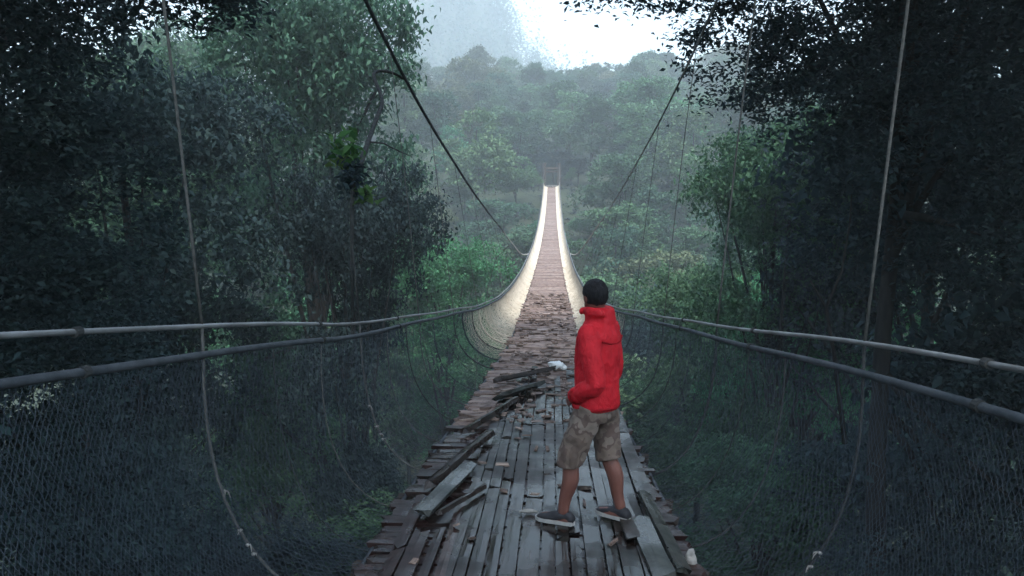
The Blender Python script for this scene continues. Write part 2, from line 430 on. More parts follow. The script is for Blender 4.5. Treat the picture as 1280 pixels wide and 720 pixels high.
T(1, 7.6, 37, .6, .8, 'pale', 'pale green dome of leaves above the right handrail, right of the person', 3.0)
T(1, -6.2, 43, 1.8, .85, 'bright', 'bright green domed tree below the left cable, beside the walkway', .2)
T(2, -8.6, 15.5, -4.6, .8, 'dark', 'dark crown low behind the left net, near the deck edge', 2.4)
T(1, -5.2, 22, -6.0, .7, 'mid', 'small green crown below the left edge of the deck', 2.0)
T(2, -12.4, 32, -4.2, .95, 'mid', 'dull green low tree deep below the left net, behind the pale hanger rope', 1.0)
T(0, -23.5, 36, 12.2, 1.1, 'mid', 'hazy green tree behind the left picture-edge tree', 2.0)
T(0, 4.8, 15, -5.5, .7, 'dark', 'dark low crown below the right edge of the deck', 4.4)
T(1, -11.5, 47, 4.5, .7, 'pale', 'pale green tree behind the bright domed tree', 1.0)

# ------------------------------------------------------------------ the forest beyond
deckz = lambda y: .00083*(np.asarray(y, float)-25)**2
pts = []
rr = random.Random(5)
KN = ['round-crowned', 'upright', 'flat-topped', 'billowing', 'slender']
tries = 0
while len(pts) < 252 and tries < 60000:
    tries += 1
    u = rr.random()
    y = 26+(u**.75)*235
    half = .62*y if y < 70 else .50*y
    x = rr.uniform(-half, half)
    # dense in the open middle of the view, thinner behind the near dark trees
    cen = x/y
    if not (-.33 < cen < .27) and rr.random() < (.88 if y > 62 else .25): continue
    if y < 40 and abs(x) < 17 and abs(x) > 4: continue
    zb = float(gz(x, y))
    s = rr.uniform(.7, 1.2)*(1+.0018*y)
    k = rr.randrange(5)
    szf = rr.uniform(.85, 1.25)
    if y < 127 and abs(x) < 3.9*s+1.2:
        lim = float(deckz(y))-1.3-zb
        if lim < 3.0: continue
        if 12*s*szf > lim:
            f = lim/(12*s*szf)
            if f < .55: s *= .7
            szf = lim/(12*s)
            if szf < .4: continue
    dmin = (3.6+.020*y)*(.75 if y > 110 else 1)
    if any((x-p[0])**2+(y-p[1])**2 < dmin*dmin*(1 if s > .8 else .7) for p in pts): continue
    pts.append((x, y, zb, s, szf, k))
for (x, y, zb, s, szf, k) in pts:
    q = rr.random()
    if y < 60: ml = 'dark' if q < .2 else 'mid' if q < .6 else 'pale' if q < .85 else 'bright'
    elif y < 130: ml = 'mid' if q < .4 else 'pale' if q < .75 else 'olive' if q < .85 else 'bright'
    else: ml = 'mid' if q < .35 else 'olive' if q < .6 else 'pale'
    side = 'left of' if x < -3 else 'right of' if x > 3 else 'in line with'
    depth = 'in the gorge below the bridge,' if y < 75 else 'at the foot of the far slope,' if y < 118 else 'on the misty far slope above the gate,' if y < 185 else 'on the misty ridge line,'
    tone = {'dark': 'dark', 'mid': 'deep green', 'pale': 'pale green', 'bright': 'fresh green', 'olive': 'brownish green'}[ml]
    lab = f'{tone} {KN[k]} tree {depth.replace("the misty", "misty")} {side} the walkway'
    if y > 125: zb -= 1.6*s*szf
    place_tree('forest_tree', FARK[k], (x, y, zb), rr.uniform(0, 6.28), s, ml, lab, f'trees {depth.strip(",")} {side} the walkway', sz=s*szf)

# misty wood on the hills behind: one mass
n = 7600
wx = RNG.uniform(-380, 300, n); wy = 255+510*RNG.random(n)**1.15
keep = (np.abs(wx)/wy < .62)
wx, wy = wx[keep], wy[keep]; wz = gz(wx, wy)
hh = RNG.uniform(5, 15, len(wx))*(1+.0008*(wy-255))*np.where(wy > 430, 1+1.3*RNG.random(len(wx))**3, 1)
C = []
for k in range(len(wx)):
    q = 46 if wy[k] < 420 else 110
    d = RNG.normal(size=(q, 3)); d /= np.linalg.norm(d, axis=1)[:, None]
    C.append(np.array([wx[k], wy[k], wz[k]+hh[k]*.65])+d*np.array([4.2, 4.2, hh[k]*.5])*(1+.0018*(wy[k]-255))*(1 if wy[k] < 430 else RNG.uniform(.8, 1.7))*RNG.uniform(.6, 1.05, (q, 1)))
P = np.concatenate(C); fr_ = P[:, 1] > 420
Va, Fa = leaf_arrays(P[~fr_], 1.7, 1.1); Vb, Fb = leaf_arrays(P[fr_], 2.1, 1.4)
V = np.concatenate([Va, Vb]); F = np.concatenate([Fa, Fb+len(Va)])
tag(link('distant_forest', np_mesh('distant_forest', V, F, LEAF['mid'])), 'misty wooded hill fading into cloud behind the ridge', 'forest', kind='stuff')

# undergrowth: ferns and low leaves over the gorge floor and slopes
n = 4200
uy = 2+118*RNG.random(n)**1.5; ux = RNG.uniform(-1, 1, n)*(8+uy*.55)
uz = gz(ux, uy)
C = []
for k in range(n):
    q = 38
    h = RNG.uniform(.6, 2.6)*(1.0 if abs(ux[k]) > 3.5 or uy[k] < 95 else .3)
    d = RNG.normal(size=(q, 3))*np.array([.85, .85, .4])*h
    d[:, 2] = np.abs(d[:, 2])
    C.append(np.array([ux[k], uy[k], uz[k]+.1])+d)
V, F = leaf_arrays(np.concatenate(C), .34, .16)
tag(link('undergrowth', np_mesh('undergrowth', V, F, LEAF['dark'])), 'dense low undergrowth covering the gorge under the bridge', 'undergrowth', kind='stuff')

# ------------------------------------------------------------------ the bridge
BR = empty('suspension_bridge', (0, 0, 0))
tag(BR, 'long sagging footbridge of planks with netted sides and cable handrails', 'footbridge')
Y0, Y1 = -7.0, 117.5
def W(y):  return sm(y, [-8, 0, 2.5, 3.6, 6, 8.4, 10.8, 13.2, 15.6, 18, 24, 40, 80, 118], [2.05, 1.9, 1.76, 1.65, 1.48, 1.42, 1.34, 1.22, 1.10, 1.03, .99, 1.02, 1.14, 1.26])
def HRL(y, s): return HR(y)+(.10*np.clip((5.5-np.asarray(y, float))/3.0, 0, 1.4) if s < 0 else 0)
def HR(y): return sm(y, [-8, 0, 2.5, 3.6, 6, 8.4, 10.8, 13.2, 15.6, 20, 36, 60, 90, 118], [1.6, 1.54, 1.48, 1.42, 1.23, 1.04, .86, .68, .58, .52, .50, .52, .6, .8])
def CW(y): return sm(y, [-8, 0, 3.6, 6, 9, 14, 20, 25, 30, 33, 36, 40, 50, 80, 118], [2.5, 2.22, 2.0, 1.80, 1.70, 1.62, 1.60, 1.58, 1.50, 1.26, 1.04, 1.0, 1.0, 1.12, 1.2])
def CZ(y): return sm(y, [-8, 0, 3.6, 6, 9, 14, 20, 25, 30, 33, 36, 40, 50, 80, 100, 118], [10.6, 7.3, 5.9, 5.0, 4.15, 3.25, 2.5, 1.95, 1.3, .72, .56, .62, 1.2, 3.8, 6.7, 10.6])
def sag(y): return deckz(y)
def DH(y): return sm(y, [-8, 7.6, 10, 12.5, 20, 40, 118], [.87, .87, .74, .65, .61, .59, .58])

yy = np.concatenate([np.arange(Y0, 40, .4), np.arange(40, Y1, 1.2), [Y1]])
for s in (-1, 1):
    mb = MB(); wob = .005*np.sin(yy*1.9+s)*(yy < 22)
    mb.tube(np.stack([s*W(yy), yy, sag(yy)+HRL(yy, s)+wob], 1), np.where(yy < 20, .0125, .014), 10)
    hr = mb.build('handrail', CABLE, BR, True)
    off = sm(yy, [-8, 2.5, 6, 12, 20, 118], [.2, .165, .10, .06, .05, .05])
    mb = MB(); mb.tube(np.stack([s*(W(yy)-.02), yy, sag(yy)+HRL(yy, s)-off+wob], 1), .019, 8)
    mb.build('net_top_cable', CABLE_OLD, BR, True)
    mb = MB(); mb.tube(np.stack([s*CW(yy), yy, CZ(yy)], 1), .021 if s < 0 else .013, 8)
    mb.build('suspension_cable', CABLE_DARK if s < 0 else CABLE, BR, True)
    ys_ = np.arange(21, 38.1, .5); mb = MB(); mb.tube(np.stack([s*CW(ys_), ys_, CZ(ys_)], 1), np.linspace(.016, .034, len(ys_)), 7)
    mb.build('cable_sleeve', ROPE_PALE, BR, True)
    # clamps on the handrail
    for yc in (2.75, 5.1, 7.3):
        for dz, rad in ((0, .021), (-float(sm(yc, [-8, 2.5, 6, 12, 20, 118], [.2, .165, .10, .06, .05, .05])), .026)):
            mb = MB(); w0 = float(W(yc)) - (.02 if dz else 0); z0 = float(sag(yc)+HRL(yc, s)+.005*math.sin(yc*1.9+s))+dz
            mb.tube([(s*w0, yc-.018, z0), (s*w0, yc+.018, z0)], rad, 10)
            mb.build('cable_clamp', ROPE_DARK, BR, False)

def profile(y, s, t):
    """side net: t = 0 at the net top cable, 1 at the deck edge"""
    y = np.asarray(y, float); t = np.asarray(t, float)
    w = W(y)-.02; h = HRL(y, s)-sm(y, [-8, 2.5, 6, 12, 20, 118], [.2, .165, .10, .06, .05, .05])
    e = DH(y)+.03
    cx = w*.99+.03; ch = h*.12
    x = (1-t)**2*w+2*t*(1-t)*cx+t*t*e
    z = (1-t)**2*h+2*t*(1-t)*ch+t*t*(-.03)
    return np.stack([s*x, y, sag(y)+z], -1)

def net(s, ya, yb, step, r, tstep, jit, name, matl, dbl=False):
    m_ = int((yb-ya)/step); k = max(4, int(tstep))
    I, J = np.meshgrid(np.arange(m_+1), np.arange(k+1), indexing='ij')
    yv = ya+I*step+(J % 2)*step*.5
    yv = np.clip(yv, ya, yb)
    bow = .02*np.sin(yv*2.6)*np.sin(J/k*math.pi)
    P = profile(yv.ravel(), s, (J/k).ravel())
    P[:, 0] += s*bow.ravel()+RNG.normal(0, jit, len(P)); P[:, 2] += RNG.normal(0, jit, len(P))
    idx = I*(k+1)+J
    E = []
    A_ = idx[:, :-1]; B_ = idx[:, 1:]
    E.append(np.stack([A_.ravel(), B_.ravel()], 1))
    # the other diagonal: even rows go to i-1, odd rows to i+1
    for j in range(k):
        if j % 2 == 0: E.append(np.stack([idx[1:, j], idx[:-1, j+1]], 1))
        else: E.append(np.stack([idx[:-1, j], idx[1:, j+1]], 1))
    E = np.concatenate(E)
    a_, b_ = P[E[:, 0]], P[E[:, 1]]
    d = b_-a_; ln = np.linalg.norm(d, axis=1); ok = ln > 1e-4
    a_, b_, d = a_[ok], b_[ok], d[ok]/ln[ok][:, None]
    ref = np.zeros_like(d); ref[:, 0] = 1.0; ref[:, 2] = .3
    u = np.cross(d, ref); u /= np.linalg.norm(u, axis=1)[:, None]+1e-9; v = np.cross(d, u)
    V = []
    for q in range(3):
        an = 2*math.pi*q/3
        o_ = (u*math.cos(an)+v*math.sin(an))*(r(a_[:, 1])[:, None] if callable(r) else r)
        V += [a_+o_, b_+o_]
    n_ = len(a_); V = np.stack(V, 1).reshape(-1, 3)
    base = np.arange(n_)[:, None]*6
    F = np.concatenate([base+np.array(f) for f in ((0, 2, 3, 1), (2, 4, 5, 3), (4, 0, 1, 5))], 0)
    return link(name, np_mesh(name, V, F, matl), BR)

for s in (-1, 1):
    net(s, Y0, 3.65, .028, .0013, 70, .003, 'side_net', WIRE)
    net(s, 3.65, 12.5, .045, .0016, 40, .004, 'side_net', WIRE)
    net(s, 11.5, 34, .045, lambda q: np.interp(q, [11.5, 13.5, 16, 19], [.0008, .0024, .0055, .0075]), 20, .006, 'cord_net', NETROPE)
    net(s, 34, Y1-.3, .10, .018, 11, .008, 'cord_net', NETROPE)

# ribs of the netting
rb = random.Random(3)
yr = 4.4
while yr < 60:
    for s in (-1, 1):
        t = np.linspace(0, 1, 10)
        y_ = yr+rb.uniform(-.12, .12)+np.sin(t*3)*rb.uniform(-.08, .08)
        P = profile(y_, s, t); P[:, 0] += s*.006
        thick = rb.choice([.003, .004, .006]) if yr < 11 else .012
        mb = MB(); mb.tube(P, thick, 6)
        mb.build('net_rib', (ROPE if yr > 5 and rb.random() < .4 else ROPE_DARK) if yr < 13 else NETROPE, BR, True)
    yr += .8 if yr < 24 else 2.0

CAMX, CAMZ = .13, 2.42
def at(px, py, d):
    """world point seen at pixel (px, py) of the 1280 x 720 picture at distance d along the bridge"""
    return np.array([CAMX+(px-690)*d/914, d, CAMZ-(py-270)*d/914])
# hangers, running on down the net as knotted ropes
yh = 3.6; first = True
while yh < 112:
    for s in (-1, 1):
        cz = float(CZ(yh)); rz_ = float(sag(yh)+HRL(yh, s))
        if cz-rz_ < .25: continue
        top = np.array([s*float(CW(yh)), yh, cz]); bot = np.array([s*float(W(yh)), yh, rz_])
        q = np.linspace(0, 1, 8)[:, None]
        P = top*(1-q)+bot*q
        P[:, 0] -= s*.015*np.sin(q[:, 0]*math.pi)*(1 if yh < 9 else 0)
        dark = (s < 0 and 5.5 < yh < 6.5)
        if dark: P = np.array([at(437, 300, 6.0), bot])     # its upper half is lost in the creeper
        mb = MB(); mb.tube(P, .0075 if yh < 7 else .005, 7)
        h = mb.build('hanger', ROPE_DARK if dark else ROPE, BR, True)
        if yh < 16:
            t = np.linspace(0, 1, 14); Pn = profile(yh+.03*np.sin(t*5+yh), s, t); Pn[:, 0] += s*.012
            Pn = np.concatenate([[bot], Pn])
            mb = MB(); mb.tube(Pn, .008 if yh < 7 else .007, 7)
            lo = mb.build('tie_rope', ROPE if s < 0 else ROPE_DARK, h, True)
        if yh < (7 if s < 0 else 5):
            for t0 in ((.36, .50, .56, .60) if s < 0 else (.52, .58, .67, .74)):
                c = profile(yh, s, t0); mb = MB()
                mb.ball(c+np.array([s*.01, -.01, 0]), (.011, .010, .009), 8, 6)
                for w_ in range(3):
                    d = np.array([rb.uniform(-1, 1), rb.uniform(-1, 1), rb.uniform(-1, .4)])*.028
                    mb.tube([c, c+d*.6, c+d+np.array([0, 0, -.012])], [.004, .003, .002], 5)
                mb.build('rag_knot', RAG, h, True)
    yh += 2.4

# cross planks of the whole deck
rp = random.Random(21)
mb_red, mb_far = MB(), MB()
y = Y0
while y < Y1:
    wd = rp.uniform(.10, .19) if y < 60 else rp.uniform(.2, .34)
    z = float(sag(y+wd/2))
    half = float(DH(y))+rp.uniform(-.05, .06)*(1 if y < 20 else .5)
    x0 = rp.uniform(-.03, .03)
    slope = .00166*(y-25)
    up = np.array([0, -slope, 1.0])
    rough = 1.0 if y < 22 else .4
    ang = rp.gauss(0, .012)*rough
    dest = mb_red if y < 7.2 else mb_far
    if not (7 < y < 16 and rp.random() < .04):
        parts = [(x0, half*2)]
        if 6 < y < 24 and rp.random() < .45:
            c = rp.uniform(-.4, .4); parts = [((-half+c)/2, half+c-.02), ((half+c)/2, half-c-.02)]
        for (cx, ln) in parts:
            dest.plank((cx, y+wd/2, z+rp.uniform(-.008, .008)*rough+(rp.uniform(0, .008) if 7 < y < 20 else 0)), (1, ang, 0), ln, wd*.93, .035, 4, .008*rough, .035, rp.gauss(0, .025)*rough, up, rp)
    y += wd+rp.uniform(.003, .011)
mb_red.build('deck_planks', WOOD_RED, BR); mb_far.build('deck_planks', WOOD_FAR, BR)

# lengthwise walking boards over the near part
mbw = MB(); xcur = -.50; rp = random.Random(8)
while xcur < .84:
    wd = rp.uniform(.065, .13); y = Y0+rp.uniform(0, 1)
    end = rp.uniform(7.8, 10.2)
    while y < end:
        ln = rp.uniform(1.3, 2.8); e = min(y+ln, end+.5)
        ym = (y+e)/2; n_ = 6
        sl = .00166*(ym-25)
        if not (xcur > .55 and 4.1 < ym < 5.2 and rp.random() < .4):
            mbw.plank((xcur+wd/2, ym, float(sag(ym))+.03+rp.uniform(0, .012)), (rp.gauss(0, .006), 1, sl), e-y-.02, wd*.95, .024, n_, .004, .03, rp.gauss(0, .025), (0, 0, 1), rp)
        y = e+rp.choice([.0, .0, .06])
    xcur += wd+rp.uniform(.002, .014)
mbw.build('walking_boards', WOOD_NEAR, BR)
mbw = MB(); xcur = -.86
while xcur < -.50:
    wd = rp.uniform(.06, .11); y = Y0+rp.uniform(0, 1); end = rp.uniform(4.5, 5.3)
    while y < end:
        e = min(y+rp.uniform(1.2, 2.6), end); ym = (y+e)/2
        mbw.plank((xcur+wd/2, ym, float(sag(ym))+.028+rp.uniform(0, .014)), (rp.gauss(0, .012), 1, .00166*(ym-25)), e-y-.02, wd*.93, .022, 6, .005, .05, rp.gauss(0, .04), (0, 0, 1), rp)
        y = e+rp.choice([0, .05])
    xcur += wd+rp.uniform(.004, .03)
mbw.build('edge_boards', WOOD_RED, BR)

# bearers under the deck and the edge stringers
mb = MB(); y = Y0+.4
while y < 40:
    mb = MB(); mb.plank((0, y, float(sag(y))-.045), (1, 0, 0), 2*float(DH(y))+.2, .09, .09, 2, 0, .02)
    mb.build('cross_bearer', DARKWOOD, BR)
    y += 1.2
for s in (-1, 1):
    mb = MB(); mb.tube(np.stack([s*(DH(yy)+.03), yy, sag(yy)-.035], 1), .016, 6); mb.build('edge_cable', CABLE_OLD, BR, True)

# loose broken chips over the middle boards: nobody could count them
mb = MB(); rc = random.Random(33)
for k in range(460):
    yk = 7.4+(rc.random()**1.25)*15
    xk = rc.uniform(-.92, .92)*float(DH(yk))
    big = rc.random() < .07
    ln = rc.uniform(.14, .34) if big else rc.uniform(.03, .13)
    a_ = rc.gauss(0, .5) if rc.random() < .7 else rc.uniform(0, 3.14)
    zt = .03 if yk < 9.2 else .03
    mb.plank((xk, yk, float(sag(yk))+zt+rc.uniform(.006, .026)), (math.cos(a_), math.sin(a_), rc.gauss(0, .06)), ln, rc.uniform(.03, .085), rc.uniform(.008, .026), 2, .004, .02, rc.gauss(0, .22), (0, 0, 1), rc)
for k in range(26):
    yk = rc.uniform(3.2, 7.6); xk = rc.uniform(-.8, .1) if rc.random() < .75 else rc.uniform(.1, .8)
    a_ = rc.uniform(0, 3.14)
    mb.plank((xk, yk, float(sag(yk))+.055), (math.cos(a_), math.sin(a_), rc.gauss(0, .05)), rc.uniform(.02, .12), rc.uniform(.012, .04), .012, 2, .002, .015, rc.gauss(0, .2), (0, 0, 1), rc)
tag(mb.build('wood_debris', WOOD_CHIP), 'scattered splinters and broken wood covering the deck beyond the person', 'debris', kind='stuff')

# loose boards lying on the deck, each a thing
def board(p, q, wd, th, matl, label, lift=(.055, .055), tilt=0, name='loose_board', grp='loose boards on the deck'):
    p = np.array([p[0], p[1], float(sag(p[1]))+lift[0]+th]); q = np.array([q[0], q[1], float(sag(q[1]))+lift[1]+th])
    mb = MB(); c = (p+q)/2
    mb.plank(c, q-p, float(np.linalg.norm(q-p)), wd, th, 7, .008, .05, tilt, (0, 0, 1), random.Random(len(label)))
    o = mb.build(name, matl, None, False, c)
    return tag(o, label, 'board', grp)
board((-.62, 9.3), (.14, 10.1), .10, .05, WOOD_DARK, 'long dark board across the deck, topmost beside the white bag', (.06, .09), .5)
board((-.48, 8.3), (-.02, 9.1), .16, .04, WOOD_PALE, 'pale-faced short plank tilted up on its dark edge', (.07, .07), .6)
board((-.72, 6.9), (-.28, 8.2), .07, .05, WOOD_DARK, 'dark narrow plank lying slantwise at the left deck edge', (.05, .07), .3)
board((-.80, 5.3), (-.46, 6.7), .09, .05, WOOD_DARK, 'black wet beam running along the left edge beside a grey board', (.05, .07), .3)
board((-.74, 4.75), (-.54, 5.85), .12, .03, WOOD_PALE, 'grey-green weathered board lying lengthwise on the left edge', (.06, .06), -.1)
board((-.62, 4.75), (-.36, 5.35), .03, .03, WOOD_DARK, 'thin crooked dark stick beside the grey-green board', (.06, .06), .2, 'stick')
board((.76, 3.9), (.72, 4.75), .13, .03, WOOD_PALE, 'pale board at the right deck edge behind the standing person', (.05, .05), .1)
board((.88, 4.0), (.82, 5.3), .09, .03, WOOD_PALE, 'light split plank on the far right edge of the deck', (.04, .05), -.3)
board((.66, 4.45), (.63, 5.15), .11, .02, WOOD_DARK, 'short dark block of wood right of the person\'s right shoe', (.05, .05), 0)

# white crumpled bag further along
def crumple(c, r, label, name, matl, cat, seed):
    mb = MB(); mb.ball((0, 0, 0), r, 22, 14)
    V = mb.v[0]
    for k in range(len(V)):
        p = Vector(V[k])*9+Vector((seed, 0, 0))
        V[k] = V[k]*(1+.55*mnoise.noise(p)+.35*mnoise.noise(p*2.7))
    o = mb.build(name, matl, None, False); o.location = c
    return tag(o, label, cat)
crumple((.22, 10.45, float(sag(10.45))+.09), (.12, .09, .06), 'crumpled white plastic bag on the broken boards left of the person', 'plastic_bag', PLASTIC, 'bag', 3)
mb = MB()
t = np.linspace(0, 1, 9)
mb.tube(np.stack([-.085+t*.13, 4.83+.035*np.sin(t*3.1), .35+.045+.0*t+.018*np.abs(t-.5)], 1), .013*np.sin(np.clip(t*.9+.08, 0, 1)*math.pi)+.003, 7)
tag(mb.build('wood_chip', RAG, None, True), 'small curved white chip on the wet boards left of the shoe', 'chip')
# torn rag snagged at the right deck edge
crumple((.97, 4.27, .37), (.035, .03, .085), 'torn whitish rag snagged upright at the right edge of the deck', 'torn_rag', RAG, 'rag', 8)

# far gate of the bridge
gy = 117.2; gz0 = float(sag(gy))
for s in (-1, 1):
    mb = MB()
    mb.loft([((s*1.25, gy, gz0-6), .42, .5), ((s*1.2, gy, gz0-.2), .34, .42), ((s*1.15, gy, gz0+3.3), .27, .34), ((s*1.15, gy, gz0+3.5), .33, .4), ((s*1.15, gy, gz0+3.7), .31, .38)], 4)
    mb.build('gate_post', DARKWOOD, BR)
mb = MB(); mb.plank((0, gy, gz0+3.05), (1, 0, 0), 2.2, .3, .34, 2, 0, 0); mb.plank((0, gy+.02, gz0+2.45), (1, 0, 0), 2.1, .16, .2, 2, 0, 0)
mb.build('gate_beam', DARKWOOD, BR)
mb = MB(); mb.plank((0, 121, 7.3), (0, 1, 0), 8, 1.9, .4, 2, 0, 0); mb.build('abutment', CONC, BR)
for k, (x, y, top, w_) in enumerate([(-4.6, 120, 12.6, .75), (4.4, 121, 12.0, .7), (.3, 127, 13.6, .8)]):
    T(k, x, y, top, 12 and w_, 'dark', ['dark tree crowding the far gate from the left', 'dark tree crowding the far gate from the right', 'dark tree filling the view through the far gate'][k], k, 12, FARK, 'forest_tree')
# shaded forest gateway: small shrubs beside the gate
for k, (x, y, s_) in enumerate([(-3.2, 116.5, .34), (3.1, 116.8, .30), (-1.5, 124.5, .40), (1.6, 125, .36)]):
    place_tree('shrub', FARK[k], (x, y, float(gz(x, y))), k*1.3, s_, 'dark' if k > 1 else 'mid',
               ['low shrub left of the far gate of the bridge', 'low shrub right of the far gate of the bridge', 'dark shrub behind the far gate, left half', 'dark shrub behind the far gate, right half'][k], None, cat='shrub')

# guy rope near mid-span, dropping from the left cable into the gorge
P = np.array([(-1.5, 30, 1.3), (-1.9, 30.4, .95), (-2.4, 31, .1), (-3.2, 32.5, -4), (-4.4, 34, -17)])
tt = np.linspace(0, 4, 30)
mb = MB(); mb.tube(np.stack([sm(tt, np.arange(5), P[:, q]) for q in range(3)], 1), .014, 6)
mb.build('guy_rope', ROPE, BR, True)

# ------------------------------------------------------------------ creeper hanging from the left cable
o0 = at(437, 240, 6.0)
CR = empty('hanging_creeper', tuple(o0))
tag(CR, 'mossy creeper arching from the left suspension cable, with bright leaves', 'creeper')
yc_ = 9.2; ca = np.array([-float(CW(yc_)), yc_, float(CZ(yc_))])
P = np.array([ca, ca+[-.12, -.3, .05], ca+[-.30, -.6, 0]]+[at(482, 128, 7.9), at(470, 152, 7.4), at(460, 180, 6.9), at(450, 205, 6.4), at(441, 226, 6.05)])
tt = np.linspace(0, len(P)-1, 36)
Q = np.stack([np.interp(tt, np.arange(len(P)), P[:, q]) for q in range(3)], 1)
for _ in range(4): Q[1:-1] = (Q[:-2]+Q[1:-1]*2+Q[2:])/4
mb = MB(); mb.tube(Q-o0, np.linspace(.015, .022, 36)*(1+.35*RNG.random(36)), 7)
mb.tube(np.array([at(461, 178, 6.9), at(480, 180, 7), at(500, 190, 7.1), at(516, 197, 7.2)])-o0, [.010, .009, .007, .003], 5)
mb.tube(np.array([at(441, 222, 6.05), at(438, 262, 6.02), at(437, 310, 6.02), at(436, 392, 6.01)])-o0, [.02, .018, .015, .012], 6)
mb.build('stem', ROPE_DARK, CR, True)
def clump(c, r, n_, rng, L0, W0):
    P = np.asarray(c)+rng.normal(size=(n_, 3))*np.asarray(r)
    return leaf_arrays(P, L0, W0, .3, rng)
rg = np.random.default_rng(9)
V1, F1 = clump(at(440, 222, 6.05)-o0, (.055, .06, .085), 260, rg, .075, .034)
link('moss_clump', np_mesh('moss_clump', V1, F1, LEAF['dark']), CR)
for (px, py, n_, r_) in ((434, 182, 50, .07), (456, 243, 24, .042), (425, 205, 14, .05)):
    V2, F2 = clump(at(px, py, 6.05)-o0, (r_, r_, r_), n_, rg, .12, .055)
    link('leaf_cluster', np_mesh('leaf_cluster', V2, F2, LEAF['lime']), CR)

# dry forked twig beyond the right handrail
TW = MB()
TW.tube([(5.6, 13.6, -1.8), (5.35, 13.6, -.2), (5.15, 13.6, .75), (4.85, 13.6, 1.25)], [.05, .04, .03, .012], 6)
TW.tube([(5.15, 13.6, .75), (5.4, 13.6, 1.4), (5.55, 13.7, 2.3), (5.6, 13.8, 3.0)], [.03, .022, .016, .01], 6)
tag(TW.build('liana', BARK, None, True), 'dark forked liana climbing beside the right hanger rope', 'liana')

# ------------------------------------------------------------------ the person
PX, PY = .43, 4.74
PE = empty('person', (PX, PY, float(sag(PY))+.047), R(62))
tag(PE, 'person in a red jacket and camouflage shorts standing with back turned, hands in pockets', 'person')
SKIN = simple('skin', (.135, .054, .042), (.18, .075, .057), 9, .5, .1)
HAIR = simple('black_hair', (.008, .008, .010), (.016, .016, .018), 60, .6, .6, stretch=(1, 1, .3))
m, nt, b, N, L = mat('red_fabric')
tc = N.new('ShaderNodeTexCoord')
n1 = noise_node(N, L, tc.outputs['Object'], 7, 4); r = ramp(N, [(.3, (.40, .008, .016)), (.7, (.54, .013, .024))]); L.new(n1.outputs['Fac'], r.inputs['Fac'])
L.new(r.outputs['Color'], b.inputs['Base Color']); b.inputs['Roughness'].default_value = .7; b.inputs['Specular IOR Level'].default_value = .22
mp = N.new('ShaderNodeMapping'); mp.inputs['Rotation'].default_value = (.5, .35, .6); mp.inputs['Scale'].default_value = (1, 1.6, .55)
L.new(tc.outputs['Object'], mp.inputs['Vector'])
n2 = noise_node(N, L, mp.outputs['Vector'], 17, 5, .55); n2.inputs['Distortion'].default_value = 1.6
bp = N.new('ShaderNodeBump'); bp.inputs['Strength'].default_value = .55; bp.inputs['Distance'].default_value = .022
L.new(n2.outputs['Fac'], bp.inputs['Height']); L.new(bp.outputs[0], b.inputs['Normal'])
RED = m
m, nt, b, N, L = mat('camouflage_fabric')
tc = N.new('ShaderNodeTexCoord')
n1 = noise_node(N, L, tc.outputs['Object'], 9, 2, .45)
r = ramp(N, [(0, (.105, .074, .060)), (.40, (.145, .108, .088)), (.52, (.095, .064, .054)), (.60, (.175, .138, .116))]); r.color_ramp.interpolation = 'CONSTANT'
L.new(n1.outputs['Fac'], r.inputs['Fac']); L.new(r.outputs['Color'], b.inputs['Base Color']); b.inputs['Roughness'].default_value = .85
CAMO = m
SHOE = simple('shoe_fabric', (.02, .02, .024), (.04, .04, .045), 30, .6, .2)
SOLE = simple('shoe_sole', (.26, .26, .25), (.38, .37, .36), 20, .6, .1)

def seg(mb, pts, rads, n=14):
    """tapered limb through the points, with round ends"""
    pts = np.array(pts, float); rads = np.array(rads, float)
    tt = np.linspace(0, len(pts)-1, (len(pts)-1)*5+1)
    P = np.stack([sm(tt, np.arange(len(pts)), pts[:, q]) for q in range(3)], 1)
    rr_ = sm(tt, np.arange(len(pts)), rads)
    mb.tube(P, rr_, n); mb.ball(P[0], rr_[0]*.98, 12, 8); mb.ball(P[-1], rr_[-1]*.98, 12, 8)

def fuse(o, vox, smooth_it=6, folds=None):
    rm = o.modifiers.new('fuse', 'REMESH'); rm.mode = 'VOXEL'; rm.voxel_size = vox; rm.use_smooth_shade = True
    sm_ = o.modifiers.new('soften', 'SMOOTH'); sm_.iterations = smooth_it; sm_.factor = .5
    for k, (scale, strength, ty) in enumerate(folds or ()):
        tx = bpy.data.textures.new('folds', ty); tx.noise_scale = scale
        d = o.modifiers.new('folds', 'DISPLACE'); d.texture = tx; d.strength = strength; d.mid_level = .5
        d.texture_coords = 'LOCAL'

